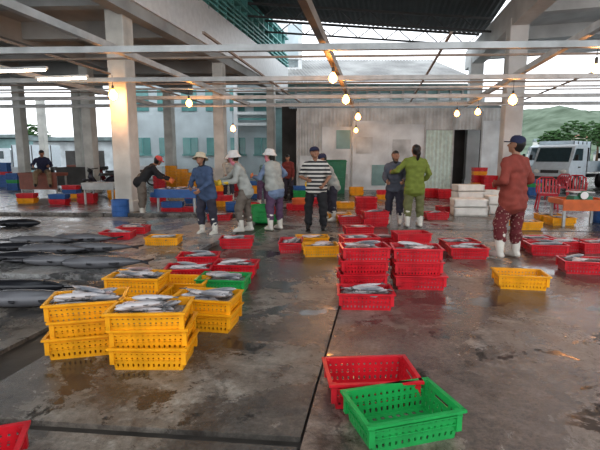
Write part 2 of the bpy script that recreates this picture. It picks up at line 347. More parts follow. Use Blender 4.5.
for (u0,u1,z0,z1,mi) in ((300,318,.5,1.5,1),(330,348,.1,.7,0),(392,410,1.2,2.2,0),(356,372,1.6,2.3,0),(336,350,1.8,2.6,4),(372,386,.2,1.1,4),(404,420,.1,.8,0)): box(bm,((XU(u0,ys)+XU(u1,ys))/2,ys-.03,(z0+z1)/2),(XU(u1,ys)-XU(u0,ys),.02,z1-z0),0,mi)
struct('wall_shed',bm,[m_shed,m_shed2,m_steel,m_rteal,m_tealw],'stained pale panel wall of a shed with patched sheets','shed wall')
bm=bmesh.new(); corr(bm,XU(425,ys),XU(452,ys),ys-.05,ys-.05,.05,2.6,.16,.04)
struct('door_1',bm,M('pale_green_metal',(.62,.76,.70),.5,.0),'pale green corrugated metal door','door')
bm=bmesh.new(); n=160
x0=XU(290,ys); x1=XU(515,ys); prev=None
for i in range(n+1):
    x=x0+(x1-x0)*i/n; dz=.04*(i%2)
    cur=[bm.verts.new((x,ys+.15,3.5+dz)),bm.verts.new((x-.3,ys+4,4.25+dz))]
    if prev: face(bm,[prev[0],cur[0],cur[1],prev[1]],0)
    prev=cur
struct('ceiling',bm,m_rteal,'grey green corrugated lean-to roof over the shed','roof')
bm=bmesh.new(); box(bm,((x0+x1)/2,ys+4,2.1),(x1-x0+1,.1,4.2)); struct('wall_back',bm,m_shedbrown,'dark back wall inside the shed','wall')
bm=bmesh.new(); prev=None; n=120
xa=XU(268,29); xb=XU(470,29)
for i in range(n+1):
    x=xa+(xb-xa)*i/n; dz=.05*(i%2)
    cur=[bm.verts.new((x,27,5.7+dz)),bm.verts.new((x-1.5,33,8.2+dz))]
    if prev: face(bm,[prev[0],cur[0],cur[1],prev[1]],0)
    prev=cur
struct('ceiling',bm,m_rfar,'far pitched grey metal roof above the sheds','roof')
bm=bmesh.new(); box(bm,((xa+xb)/2,28,3.5),(xb-xa,.1,4.6)); 
for i in range(18): box(bm,(xa+(i+.5)*(xb-xa)/18,27.9,2.8),(.12,.12,5.8),0,1)
for z in (4.45,4.8,5.15,5.5): box(bm,((xa+xb)/2,27.9,z),(xb-xa,.1,.09),0,1)
for i in range(18): 
    if i%3!=1: box(bm,(xa+(i+1)*(xb-xa)/18,27.92,5.0),((xb-xa)/18*.8,.06,.5),0,2)
struct('wall_far',bm,[m_tealw,m_steel,m_shed2],'blue green panel wall with frames and hung sheets','wall')
# pale building
bm=bmesh.new(); ya=31
xa=XU(130,ya); xb=XU(302,ya); box(bm,((xa+xb)/2,ya,5),(xb-xa,.3,10),0,0)
for z in (3.6,4.3,5.0,5.7,6.4,7.1,7.8): box(bm,(XU(270,ya),ya-.5,z),(XU(302,ya)-XU(238,ya),.5,.18),0,2)
for z in (3.95,5.35,6.75): box(bm,(XU(270,ya),ya-.5,z),(XU(302,ya)-XU(238,ya),.1,.1),0,3)
for u in (238,270,300): box(bm,(XU(u,ya),ya-.5,4.5),(.25,.4,9),0,2)
for i in range(7):
    x=xa+1+i*1.6; box(bm,(x,ya-.18,2.2),(1.0,.06,1.1),0,1); box(bm,(x,ya-.2,1.6),(1.15,.1,.07),0,3); box(bm,(x,ya-.22,2.2),(.05,.06,1.1),0,3)
    box(bm,(x,ya-.18,5.2),(1.0,.06,1.4),0,1)
struct('wall_white',bm,[m_wall,m_glassw,m_white,m_turq],'pale blue plastered building with windows and stacked balcony ledges','building')
for (x,y,wd,h,mm) in ((-34,46,16,3.2,m_tealw),(-18.6,42,9,2.8,m_shed2),(-50,52,12,4.2,m_wall)):
    bm=bmesh.new(); box(bm,(0,0,h/2),(wd,5,h),0,0); box(bm,(0,-.3,h+.2),(wd+.8,6,.3),0,1)
    for k in range(int(wd/2.2)): box(bm,(-wd/2+1.4+k*2.2,-2.52,h*.42),(1.3,.08,h*.6),0,2)
    put('harbour_shed',mesh_of(bm,'harbour_shed',[mm,m_rteal,m_shedbrown]),(x,y,0),(0,0,-.1),'low harbour shed with dark openings and flat roof','shed',group='harbour sheds')
# distant: hills, houses, trees
bm=bmesh.new(); N=100; K=16; g=[]
def hill_h(x,y):
    j=(y-150)/14
    return max(-1,(math.sin(x*.02+.2)*.25+.85+.10*math.sin(x*.11)+.05*math.sin(x*.3+j)+.12*noise.noise(Vector((x*.06,y*.06,0))))*36*math.sin(min(1,max(0,j)/9)*math.pi/2)*(min(1,max(.12,(x-60)/90))))
for j in range(K):
    g.append([bm.verts.new((-160+i*5.2,150+j*14,hill_h(-160+i*5.2,150+j*14))) for i in range(N)])
for j in range(K-1):
    for i in range(N-1): face(bm,[g[j][i],g[j][i+1],g[j+1][i+1],g[j+1][i]],0)
put('hill',mesh_of(bm,'hill',M('hill_green',(.085,.135,.075),.9,var=.35,scale=.14,col2=(.16,.21,.15)),True),label='hazy green hillside behind the harbour town',cat='hill')
m_tile=M('red_tile_roof',(.33,.14,.10),.8); m_pl=[M('house_cream',(.6,.56,.48),.8),M('house_white',(.7,.7,.68),.8),M('house_grey',(.45,.5,.52),.8)]
k=0
for r_ in range(3):
    for c0 in range(6):
        y=128+r_*24; x=y*(.51+.05*c0)+R()*3; s=2.4+R()*1.2; h=2.2+R()*2; z=hill_h(x,y)-.3 if y>150 else 0; k+=1
        bm=bmesh.new(); box(bm,(0,0,h/2-1),(s*1.3,s,h+2),0,0)
        for i in range(3): box(bm,(-s*.42+i*s*.42,-s*.5,h*.5),(s*.2,.1,h*.3),0,1)
        v=[bm.verts.new(p) for p in((-s*.75,-s*.6,h),(s*.75,-s*.6,h),(s*.75,s*.6,h),(-s*.75,s*.6,h),(-s*.75,0,h+1.1),(s*.75,0,h+1.1))]
        for q in((0,1,5,4),(2,3,4,5),(0,4,3),(1,2,5),(3,2,1,0)): face(bm,[v[i] for i in q],2)
        put('house',mesh_of(bm,'house',[m_pl[k%3],m_glassw,m_tile if k%3==0 else m_rteal]),(x,y,max(0,z)),(0,0,R()*.4-.2),'small plastered house with pitched roof in the town','house',group='town houses')
m_leaf=M('foliage',(.045,.11,.03),.8,var=.4,scale=3); m_bark=M('bark',(.12,.08,.05),.9)
for (x,y,h) in ((30.5,45,5.2),(36,52,6),(37,62,6.5),(32,58,5),(43,66,7),(-36,62,6)):
    root=bpy.data.objects.new('tree',None); COL.objects.link(root); root.location=(x,y,0); root['label']='leafy green tree beside the street'; root['category']='tree'; root['group']='street trees'
    bm=bmesh.new(); tube(bm,[(0,0,0),(.1,0,h*.3),(0,.1,h*.6)],[.2,.15,.08],8); put('trunk',mesh_of(bm,'trunk',m_bark,True),parent=root)
    bm=bmesh.new()
    for k in range(260):
        a=R()*6.28; e=R()*2-1; rr=(.6+.4*R())*h*.33; q=math.sqrt(1-e*e)
        c=Vector((math.cos(a)*q*rr,math.sin(a)*q*rr,h*.72+e*rr*.8)); ball(bm,c,(.16+.2*R(),.16+.2*R(),.1),0,6)
    o=put('foliage',mesh_of(bm,'foliage',m_leaf),parent=root); o['kind']='stuff'
# ---------------- crates ----------------
def crate_mesh(mat,L=.50,W=.325,H=.16):
    bm=bmesh.new(); t=.9
    def ring(z):
        k=t+(1-t)*z/H; return [Vector((-L/2*k,-W/2*k,z)),Vector((L/2*k,-W/2*k,z)),Vector((L/2*k,W/2*k,z)),Vector((-L/2*k,W/2*k,z))]
    lv=[0,.14,.28,.42,.56,.70,.82,1.0]; cache={}
    def gv(p):
        k=(round(p.x,4),round(p.y,4),round(p.z,4))
        if k not in cache: cache[k]=bm.verts.new(p)
        return cache[k]
    for s in range(4):
        n=27 if s%2==0 else 17
        for r in range(7):
            a=ring(lv[r]*H); b=ring(lv[r+1]*H)
            for c in range(n):
                if r in(1,3,5) and c%2==1 and 0<c<n-1: continue
                if r==5 and s%2==1 and 5<c<11: continue
                f0=c/n; f1=(c+1)/n; e=.16/n
                if c%2==0 and 0<c<n-1: f0-=e; f1+=e
                if c==0: f1+=e
                if c==n-1: f0-=e
                if c%2==1: f0+=e; f1-=e
                A=a[s].lerp(a[(s+1)%4],f0); B=a[s].lerp(a[(s+1)%4],f1); C=b[s].lerp(b[(s+1)%4],f1); D=b[s].lerp(b[(s+1)%4],f0)
                face(bm,[gv(A),gv(B),gv(C),gv(D)],0)
    a=ring(.004); nx,ny=19,11
    for i in range(nx):
        for j in range(ny):
            if i%2==1 and j%2==1: continue
            q=[]
            for di,dj in((0,0),(1,0),(1,1),(0,1)):
                fx=(i+di)/nx; fy=(j+dj)/ny; q.append(gv(a[0].lerp(a[1],fx).lerp(a[3].lerp(a[2],fx),fy)))
            face(bm,q,0)
    bmesh.ops.recalc_face_normals(bm,faces=bm.faces)
    bmesh.ops.solidify(bm,geom=bm.faces[:],thickness=.006)
    for (z,h,o) in ((H-.006,.014,.018),(H-.033,.008,.008),(.49*H,.006,.006)):
        kk=1 if z>H-.01 else (.985 if z>.6*H else .955)
        for c,s in (((0,-W/2-o/2+.002,z),(L+2*o,o+.004,h)),((0,W/2+o/2-.002,z),(L+2*o,o+.004,h)),((-L/2-o/2+.002,0,z),(o+.004,W,h)),((L/2+o/2-.002,0,z),(o+.004,W,h))):
            box(bm,(c[0]*kk,c[1]*kk,c[2]),(s[0]*kk,s[1]*kk,s[2]))
    for sx in(-1,1):
        for sy in(-1,1): box(bm,(sx*(L/2-.012),sy*(W/2-.012),H*.62),(.03,.03,H*.7))
    return mesh_of(bm,'crate',mat)
CR={'r':crate_mesh(m_red),'y':crate_mesh(m_yel),'g':crate_mesh(m_grn),'b':crate_mesh(m_blue)}
CN={'r':'red','y':'yellow','g':'green','b':'blue'}
def fish_mesh(L,Hh,T,mats,name='fish',bill=0,seg=12):
    bm=bmesh.new(); prof=[(-.5,.05),(-.46,.35),(-.38,.68),(-.25,.93),(-.1,1),(.08,.9),(.22,.66),(.34,.36),(.42,.17),(.45,.14)]
    rings=[]
    for x,k in prof: rings.append([bm.verts.new((x*L,k*Hh/2*math.cos(2*math.pi*i/seg),T/2*k**.8*math.sin(2*math.pi*i/seg))) for i in range(seg)])
    for a,b in zip(rings,rings[1:]):
        for i in range(seg): face(bm,[a[i],a[(i+1)%seg],b[(i+1)%seg],b[i]],0)
    face(bm,rings[0][::-1],0); face(bm,rings[-1],0)
    def fin(pts,th=.003):
        t=th*L/.3
        lo=[bm.verts.new((x*L,y*Hh,-t)) for x,y in pts]; hi=[bm.verts.new((x*L,y*Hh,t)) for x,y in pts]; n=len(pts)
        face(bm,hi,1); face(bm,lo[::-1],1)
        for i in range(n): face(bm,[lo[i],lo[(i+1)%n],hi[(i+1)%n],hi[i]],1)
    fin([(.43,.07),(.56,.62),(.52,.1),(.52,-.1),(.56,-.62),(.43,-.07)]); fin([(-.14,.46),(-.02,.85),(0,.47)]); fin([(.1,.42),(.2,.66),(.22,.3)]); fin([(.08,-.42),(.18,-.7),(.2,-.3)]); fin([(-.2,-.4),(-.1,-.66),(-.12,-.42)])
    for s in(-1,1):
        ball(bm,(-.42*L,.09*Hh,s*T*.24),(.016*L,.016*L,.008*L),2,8)
        tube(bm,[(-.33*L,.3*Hh,s*T*.40),(-.31*L,0,s*T*.47),(-.33*L,-.3*Hh,s*T*.38)],.004*L,5,1)
    if bill: tube(bm,[(-.49*L,0,0),(-.72*L,0,0)],[.02*L,.004*L],6,0)
    me=mesh_of(bm,name,mats,True); return me
FM=[fish_mesh(.30,.075,.045,[m_fish,m_fin,m_eye]),fish_mesh(.26,.085,.04,[m_fishp,m_fin,m_eye]),fish_mesh(.34,.065,.045,[m_fish,m_fin,m_eye])]
bm=bmesh.new(); box(bm,(0,0,.05),(.455,.285,.1),0,0)
bmesh.ops.subdivide_edges(bm,edges=bm.edges[:],cuts=7,use_grid_fill=True)
for v in bm.verts:
    if v.co.z>.09: v.co.z+=(R()-.5)*.02
ICE=mesh_of(bm,'crushed_ice',m_ice,True)
def stack(p,n,cols,rot,fish=0,pitch=.145,jit=.012,z0=0,lab=None):
    for i in range(n):
        c=cols[i%len(cols)]; j=jit if n>1 else 0
        fl=' holding silver fish' if (fish and i==n-1) else (' empty' if i==n-1 else ' in a stack')
        top=(i==n-1)
        put('crate',CR[c],(p.x+(0 if top else (R()-.5)*2*j),p.y+(0 if top else (R()-.5)*2*j),z0+i*pitch+.0005),(0,0,math.radians(rot+(0 if top else (R()-.5)*(4+200*j)))),
            lab or f'{CN[c]} perforated plastic fish crate{fl}','crate',group='plastic fish crates')
    if fish:
        zb=z0+(n-1)*pitch
        put('crushed_ice',ICE,(p.x,p.y,zb+.012),(0,0,math.radians(rot)),'layer of crushed ice in a fish crate','ice',kind='stuff')
        ca,sa=math.cos(math.radians(rot)),math.sin(math.radians(rot))
        for k in range(fish):
            a=math.radians(rot)+(R()-.5)*1.1+(math.pi if R()<.5 else 0)
            lx=(R()-.5)*.15; ly=-.105+.21*((k%7)+.5)/min(7,fish); up=.03 if k>=7 else 0
            put('fish',FM[int(R()*3)],(p.x+lx*ca-ly*sa,p.y+lx*sa+ly*ca,zb+.128+up+.022*(k%2)+.012*(k%3)),((R()-.5)*.5,(R()-.5)*.2,a),'small silver fish lying in a crate','fish',group='silver fish in crates')
def crates(u,v,n,cols,rot,fish=0,pitch=.145,jit=.012,**k):
    stack(atz(u,v,pitch*(n-1)+.16),n,cols,rot,fish,pitch,jit,**k)
crates(401,400,1,'g',16)
crates(370,369,1,'r',4)
crates(-51,456,1,'r',20)
crates(88,296,3,'yyy',14,12,pitch=.118,jit=.035)
crates(151,305,3,'yyy',3,12,pitch=.118,jit=.03)
crates(138,274,2,'yy',-4,12,jit=.03)
crates(207,294,2,'yy',-10,11,pitch=.11,jit=.02)
crates(183,279,1,'y',-6,0)
crates(224,276,1,'g',-6,10)
crates(189,266,1,'r',6,7)
crates(236,262,1,'r',-4,8)
crates(199,254,1,'r',4,6)
crates(237,237,1,'r',2,5)
crates(291,240,1,'r',88,4)
crates(320,244,1,'y',4,7)
crates(312,236,1,'y',2,4)
crates(118,231,1,'r',2,7); crates(134,226,1,'r',0,6); crates(164,236,1,'y',0,5)
crates(365,289,1,'r',-3,9)
crates(364,245,3,'rrr',3,6,jit=.025)
crates(359,236,2,'rr',8,5)
crates(416,246,3,'rrr',-5,7,jit=.025)
crates(420,272,1,'r',-6,6)
crates(411,232,2,'rr',6,0)
crates(358,226,1,'r',6,4); crates(381,236,1,'r',0,4)
crates(467,246,1,'r',-5,7)
crates(459,240,1,'r',3,4)
crates(546,243,1,'r',-8,6); crates(537,237,1,'r',4,5); crates(583,259,1,'r',-12,6); crates(592,241,1,'r',8,5); crates(566,240,1,'r',0,4)
crates(520,272,1,'y',-10,0)
crates(549,214,1,'y',-5,4); crates(526,221,1,'y',5,3); crates(560,217,1,'y',3,3)
crates(436,212,1,'r',0,4); crates(447,206,1,'r',0,3)
crates(345,202,1,'y',0,3); crates(339,213,1,'y',3,4); crates(375,211,2,'rr',5,3); crates(366,197,3,'rrr',0,0); crates(350,216,1,'r',0,3)
crates(296,204,1,'r',0,0); crates(267,207,2,'gr',0,0); crates(220,214,1,'r',0,3)
for u,v,n,c in ((172,187,7,'yyyyyyy'),(183,188,6,'yyyyyy'),(194,189,5,'yyyyy'),(160,189,4,'rrrr'),(6,187,8,'bbbbrbbb'),(15,190,5,'bbgbb'),(478,194,7,'rryrryr'),(488,195,5,'rrrrr'),(498,194,4,'yyyy'),(431,197,2,'rr'),(240,191,4,'rrrr'),(532,195,4,'bbgb'),(72,198,3,'ybr'),(117,199,2,'yy'),(444,198,2,'rr'),(310,196,2,'bb'),(356,195,2,'yy'),(404,195,3,'bbr'),
    (194,203,3,'bry'),(217,200,4,'rryy'),(224,206,2,'yr'),(301,199,3,'ggb'),(275,201,3,'rbr'),(253,198,4,'byyb'),(160,202,2,'rb'),(28,203,2,'yr'),(60,204,2,'rb'),(88,203,2,'rr'),(318,203,1,'r'),(384,199,2,'yr')):
    stack(atz(u,v,0),n,c,R()*10-5,0,.145,.01)
# big dark fish in rows
TM=[fish_mesh(1.05,.23,.17,[m_tuna,m_find,m_eye],'large_fish',0,16),fish_mesh(1.12,.20,.15,[m_tuna,m_find,m_eye],'large_fish',1,16)]
for k,(u,v,a) in enumerate(((14,223,3),(42,240,-3),(84,238,2),(12,247,2),(54,249,0),(98,247,3),(20,257,-2),(66,260,2),(104,262,4),(12,286,-2),(34,298,3))):
    p=atz(u,v,.10 if k<9 else .075); put('large_fish',TM[k%2],p,(0,0,math.radians(a+(180 if k%3==0 else 0))),'large dark whole fish laid on the wet slab','fish',group='large dark fish on the slab')
# ---------------- people ----------------
def ico(level):
    b=bmesh.new(); bmesh.ops.create_icosphere(b,subdivisions=level,radius=1); vs=[v.co.copy() for v in b.verts]; b.free(); return vs
I2=ico(2); I3=ico(3)
class Vox:
    def __init__(s): s.bm=bmesh.new()
    def hull(s,sph,lv=0):
        t=bmesh.new()
        for c,r in sph:
            for q in (I3 if r>.07 else I2): t.verts.new(Vector(c)+q*r)
        o=bmesh.ops.convex_hull(t,input=t.verts[:])
        bmesh.ops.delete(t,geom=[g for g in set(o['geom_interior']+o['geom_unused']) if isinstance(g,bmesh.types.BMVert)],context='VERTS')
        me=bpy.data.meshes.new('t'); t.to_mesh(me); t.free(); s.bm.from_mesh(me); bpy.data.meshes.remove(me)
    def bake(s,name,mat,vox=.012,it=3,sc=1.0,wr=0):
        me=bpy.data.meshes.new(name); s.bm.to_mesh(me); s.bm.free()
        o=bpy.data.objects.new('tmp',me); COL.objects.link(o)
        m=o.modifiers.new('r','REMESH'); m.mode='VOXEL'; m.voxel_size=vox
        if it: k=o.modifiers.new('s','SMOOTH'); k.iterations=it; k.factor=.5
        dg=bpy.context.evaluated_depsgraph_get(); dg.update()
        out=bpy.data.meshes.new_from_object(o.evaluated_get(dg)); bpy.data.objects.remove(o); bpy.data.meshes.remove(me)
        if wr:
            ns=[(v.co.copy(),v.normal.copy()) for v in out.vertices]
            for v,(c,nn) in zip(out.vertices,ns): v.co=c+nn*wr*noise.noise(Vector((c.x*9,c.y*9,c.z*14)))
        out.name=name; out.materials.clear(); out.materials.append(mat)
        out.polygons.foreach_set('use_smooth',[True]*len(out.polygons)); out.transform(Matrix.Scale(sc,4)); return out
V=Vector
def person(loc,yaw,H,label,shirt,pants,arms,lean=0,legs=None,boots=None,shoes=None,hat=None,hatmat=None,sleeve='long',gloves=None,hair='short',head=(0,0),mask=None,pelvis_z=None,vest=None,z0=0,hem=.03,wide=1.0,twist=0):
    sc=H/1.655
    Rx=Matrix.Rotation(-lean,3,'X')@Matrix.Rotation(twist,3,'Y')
    legs=legs or (((.09,0,-1),(.03,-.04,-1)),((.07,.07,-1),(.02,-.06,-1)))
    J=[]
    for i,s in enumerate((1,-1)):
        t=V(legs[i][0]).normalized(); q=V(legs[i][1]).normalized(); t.x*=s; q.x*=s
        h=V((s*.088,0,-.02)); k=h+t*.41; a=k+q*.40; J.append([h,k,a])
    low=min(j[2].z for j in J); pz=.075-low if pelvis_z is None else pelvis_z
    O=V((0,0,pz)); J=[[p+O for p in j] for j in J]
    T=lambda x,y,z: O+Rx@V((x,y,z))
    nb=T(0,0,.47); Hr=Rx@Matrix.Rotation(head[0],3,'Z')@Matrix.Rotation(-head[1]+lean*.5,3,'X'); hc=nb+Rx@V((0,.012,.165))
    HP=lambda x,y,z: hc+Hr@V((x,y,z))
    A=[]
    for i,s in enumerate((1,-1)):
        u=V(arms[i][0]).normalized(); f=V(arms[i][1]).normalized(); u.x*=s; f.x*=s
        sh=T(s*.17*wide,0,.415); e=sh+u*.265; w_=e+f*.235; A.append((sh,e,w_,f,s))
    def torso(vx,p,low=-.03,fl=0):
        a=[(T(-.072*wide,0,low),.10+p+fl),(T(.072*wide,0,low),.10+p+fl)]; b=[(T(-.056*wide,.005,.15),.092+p+fl*.6),(T(.056*wide,.005,.15),.092+p+fl*.6)]
        c=[(T(-.08*wide,.0,.30),.104+p),(T(.08*wide,.0,.30),.104+p)]; d=[(T(-.148*wide,-.005,.41),.052+p),(T(.148*wide,-.005,.41),.052+p),(T(0,-.01,.45),.055+p)]
        vx.hull(a+b); vx.hull(b+c); vx.hull(c+d)
    def hand(vx,w_,f,s,p=0):
        n=V((-s,0,0)) if abs(f.x)<.8 else V((0,0,-1)); n=(n-f*n.dot(f)).normalized(); sd=f.cross(n).normalized()
        if sd.y+sd.z<0: sd=-sd
        P=lambda a,b,c: w_+f*a+sd*b+n*c
        vx.hull([(P(.0,-.012,0),.017+p),(P(.0,.012,0),.017+p),(P(.085,.03,0),.012+p),(P(.085,-.03,0),.012+p)])
        for off,l in ((.033,.036),(.011,.042),(-.011,.04),(-.033,.03)):
            r0=P(.088,off,0); r1=r0+(f*.86+n*.5).normalized()*l; r2=r1+(f*.35+n*.93).normalized()*l*.85
            vx.hull([(r0,.0095+p),(r1,.009+p)]); vx.hull([(r1,.009+p),(r2,.0075+p)])
        r0=P(.025,.028,0); r1=P(.055,.058,.012); r2=P(.085,.06,.03); vx.hull([(r0,.012+p),(r1,.0105+p)]); vx.hull([(r1,.0105+p),(r2,.009+p)])
    vx=Vox(); torso(vx,0)
    vx.hull([(nb,.052),(HP(0,-.015,-.05),.05)])
    vx.hull([(HP(0,-.012,.03),.084),(HP(0,.022,-.015),.067)]); vx.hull([(HP(0,.022,-.015),.066),(HP(0,.045,-.078),.028),(HP(.03,.0,-.06),.03),(HP(-.03,.0,-.06),.03)])
    vx.hull([(HP(0,.082,.012),.008),(HP(0,.1,-.022),.012)])
    for s in(1,-1): vx.hull([(HP(s*.08,-.012,.012),.013),(HP(s*.078,-.006,-.025),.009)])
    for (sh,e,w_,f,s) in A:
        vx.hull([(sh,.05),(e,.037)]); vx.hull([(e,.037),(e.lerp(w_,.35),.038),(w_,.025)]); 
        hand(vx,w_,f,s)
    for j in J:
        vx.hull([(j[0],.088),(j[1],.055)]); vx.hull([(j[1],.053),(j[1].lerp(j[2],.3),.052),(j[2],.036)]); vx.hull([(j[2]+V((0,-.03,-.04)),.034),(j[2]+V((0,.13,-.048)),.026),(j[2],.036)])
    root=put('person',vx.bake('person',m_skin,.0095,2,sc),(loc[0],loc[1],z0),(0,0,yaw),label,'person')
    def ch(name,me,lab=None): return put(name,me,parent=root,label=lab)
    def simple(name,fn,mat,smooth=True):
        bm=bmesh.new(); fn(bm); me=mesh_of(bm,name,mat,smooth); me.transform(Matrix.Scale(sc,4)); return ch(name,me)
    vx=Vox(); torso(vx,.018,-.05-hem,.022)
    for (sh,e,w_,f,s) in A:
        if sleeve=='long': vx.hull([(sh,.068),(e,.058)]); vx.hull([(e,.058),(w_-f*.01,.045)])
        else: vx.hull([(sh,.068),(sh.lerp(e,.75),.068)])
    ch('shirt',vx.bake('shirt',shirt,.013,2,sc,.022))
    if vest:
        vx=Vox(); torso(vx,.032,-.0,.02); ch('vest',vx.bake('vest',vest,.014,2,sc,.015))
    vx=Vox(); vx.hull([(O+V((-.07,0,.06)),.10),(O+V((.07,0,.06)),.10),(O+V((-.075,-.01,-.05)),.11),(O+V((.075,-.01,-.05)),.11)])
    for j in J:
        vx.hull([(j[0],.112),(j[1],.088)]); end=.55 if boots else .9
        vx.hull([(j[1],.088),(j[1].lerp(j[2],end),.076)])
    ch('trousers',vx.bake('trousers',pants,.013,2,sc,.025))
    for i,j in enumerate(J):
        vx=Vox()
        if boots: vx.hull([(j[1].lerp(j[2],.35),.072),(j[2],.052)])
        vx.hull([(j[2]+V((0,-.03,-.032)),.043),(j[2]+V((0,.14,-.04)),.035),(j[2]+V((0,.02,.01)),.047)])
        ch('boot' if boots else 'shoe',vx.bake('boot',boots or shoes or m_black,.012,1,sc))
    if gloves:
        for (sh,e,w_,f,s) in A:
            vx=Vox(); hand(vx,w_,f,s,.005); vx.hull([(w_,.036),(w_-f*.12,.052)]); ch('glove',vx.bake('glove',gloves,.0095,1,sc))
    for s in(1,-1): simple('eye',lambda bm:ball(bm,HP(s*.032,.068,.012),(.013,.009,.008),0,8,Hr),m_eye)
    simple('mouth',lambda bm:ball(bm,HP(0,.078,-.048),(.024,.008,.007),0,8,Hr),m_lip)
    if mask:
        vx=Vox(); vx.hull([(HP(0,.03,-.025),.07),(HP(0,.05,-.07),.04)]); vx.hull([(HP(0,.03,-.07),.05),(HP(0,-.0,-.11),.06)]); ch('face_mask',vx.bake('face_mask',mask,.012,2,sc))
    vx=Vox(); vx.hull([(HP(0,-.03,.035),.088),(HP(0,-.035,-.03),.068),(HP(0,.005,.05),.075)])
    if hair=='tail': 
        vx.hull([(HP(0,-.1,.03),.034),(HP(0,-.145,-.02),.038)]); vx.hull([(HP(0,-.145,-.02),.038),(HP(0,-.13,-.13),.034)]); vx.hull([(HP(0,-.13,-.13),.034),(HP(0,-.12,-.25),.014)])
    if hair=='long': vx.hull([(HP(0,-.05,-.0),.075),(HP(0,-.06,-.13),.05)])
    ch('hair',vx.bake('hair',m_hair,.012,1,sc))
    if hat=='bucket':
        simple('sun_hat',lambda bm:lathe(bm,HP(0,-.008,.045),[(.155,-.04),(.14,-.018),(.108,.01),(.102,.03),(.092,.075),(.06,.092),(.003,.095),(.003,.09),(.058,.086),(.088,.07),(.1,.0),(.14,-.024),(.155,-.044)],24,0,Hr),hatmat)
    if hat=='cap':
        def f(bm):
            lathe(bm,HP(0,-.01,.045),[(.099,-.01),(.1,.02),(.09,.055),(.06,.082),(.003,.092)],20,0,Hr)
            vs=[];vs2=[]
            for k in range(11):
                a=math.pi*k/10; vs.append(bm.verts.new(HP(.085*math.cos(a),.06+.10*math.sin(a),.03-.015*math.sin(a)))); vs2.append(bm.verts.new(HP(.085*math.cos(a),.06+.10*math.sin(a),.04-.012*math.sin(a))))
            face(bm,vs,0); face(bm,vs2,0)
            for k in range(10): face(bm,[vs[k],vs[k+1],vs2[k+1],vs2[k]],0)
        simple('cap',f,hatmat)
    return root
c_=lambda n,c,**k: M(n,c,.85,scale=12,**k)
blue=c_('blue_shirt_cloth',(.06,.095,.17)); dark=c_('dark_trousers',(.04,.038,.055)); gry=c_('grey_cloth',(.37,.38,.35)); cream=c_('cream_hat_cloth',(.58,.50,.37))
whit=c_('white_hat_cloth',(.64,.61,.58)); wb=M('white_rubber_boot',(.66,.63,.56),.35); yg=M('yellow_rubber_glove',(.80,.55,.05),.4); pk=c_('pink_cloth',(.58,.21,.25))
green=c_('olive_green_cloth',(.18,.22,.04)); greent=c_('olive_trousers',(.16,.165,.07)); maroon=c_('maroon_cloth',(.17,.035,.03)); rust=c_('rust_red_cloth',(.25,.052,.036)); navy=c_('navy_cap_cloth',(.025,.03,.07)); slate=c_('dark_grey_blue_cloth',(.09,.10,.125)); blk=c_('black_cloth',(.02,.02,.022))
lb=c_('pale_blue_cloth',(.18,.24,.35)); redcap=c_('red_cap_cloth',(.6,.10,.09)); og=M('orange_glove',(.70,.2,.06),.4); tan=c_('tan_trousers',(.25,.19,.12)); teal=c_('teal_cloth',(.12,.19,.18)); purp=c_('purple_trousers',(.11,.06,.11)); khaki=c_('grey_brown_trousers',(.16,.135,.11))
stripe=stripe_mat('striped_shirt',(.03,.03,.035),(.60,.58,.52),13,.5)
flower=spot_mat('patterned_red_trousers',(.14,.022,.026),(.38,.26,.21),26,.22)
down=((.18,.05,-1),(.02,.25,-1)); 
def at(u,v): return atz(u,v,0)
rad=math.radians
person(at(208,235),rad(150),1.50,'person in blue shirt and cream sun hat, hands low, white boots',blue,dark,(((.45,.1,-.9),(-.55,.75,-.35)),((.3,.35,-.95),(-.3,.85,-.6))),lean=.18,boots=wb,hat='bucket',hatmat=cream,hair='long',head=(.15,-.35),hem=.06,twist=.05,legs=(((.12,.12,-1),(.02,-.15,-1)),((.10,-.06,-1),(.02,-.1,-1))))
person(at(246,232),rad(98),1.57,'person in grey top and white hat reaching with yellow gloves',gry,khaki,(((.15,.65,-.75),(-.1,1,-.45)),((.25,.25,-1),(-.1,1,-.15))),lean=.34,boots=wb,hat='bucket',hatmat=whit,gloves=yg,mask=pk,head=(-.2,-.1),legs=(((.05,-.05,-1),(.02,-.2,-1)),((.08,.35,-1),(.02,-.12,-1))))
person(at(275,230),rad(50),1.57,'person in pale blue shirt, pink mask and light hat turned away',lb,purp,(((.75,-.25,-.7),(-.65,.5,-.55)),((.2,.5,-.9),(-.2,1,.1))),lean=.14,boots=wb,hat='bucket',hatmat=whit,mask=pk,gloves=og,hair='long',head=(.55,-.15),hem=.08,twist=-.07,vest=gry)
person(at(316,229),rad(170),1.61,'person in black and white striped shirt, dark trousers and cap',stripe,blk,(((.45,-.1,-.9),(-.6,.75,-.2)),((.42,-.0,-1),(-.35,.7,-.6))),sleeve='short',shoes=m_black,hat='cap',hatmat=navy,head=(.35,-.35),wide=1.12,lean=.06,twist=.04,legs=(((.16,0,-1),(.02,-.04,-1)),((.14,.10,-1),(.02,-.08,-1))))
person(at(332,221),rad(110),1.54,'person in grey shirt and yellow gloves bending behind the others',gry,dark,(((.1,.7,-.8),(0,.8,-.7)),((.1,.6,-.8),(0,.7,-.8))),lean=.42,boots=wb,hat='cap',hatmat=navy,gloves=yg)
person(at(394,224),rad(165),1.56,'person in dark grey blue shirt half hidden behind a coworker',slate,dark,(((.3,.2,-1),(-.3,.9,-.35)),((.3,.1,-1),(-.2,.9,-.3))),lean=.14,boots=wb,hair='long',head=(.3,-.4))
person(at(413,227),rad(8),1.67,'person in olive green clothes seen from behind, dark ponytail',green,greent,(((.4,-.15,-1),(-.3,.6,-.65)),((.7,.1,-.75),(.1,.95,-.1))),lean=.07,boots=wb,hair='tail',head=(.15,-.25),hem=.10,wide=1.1,twist=.03)
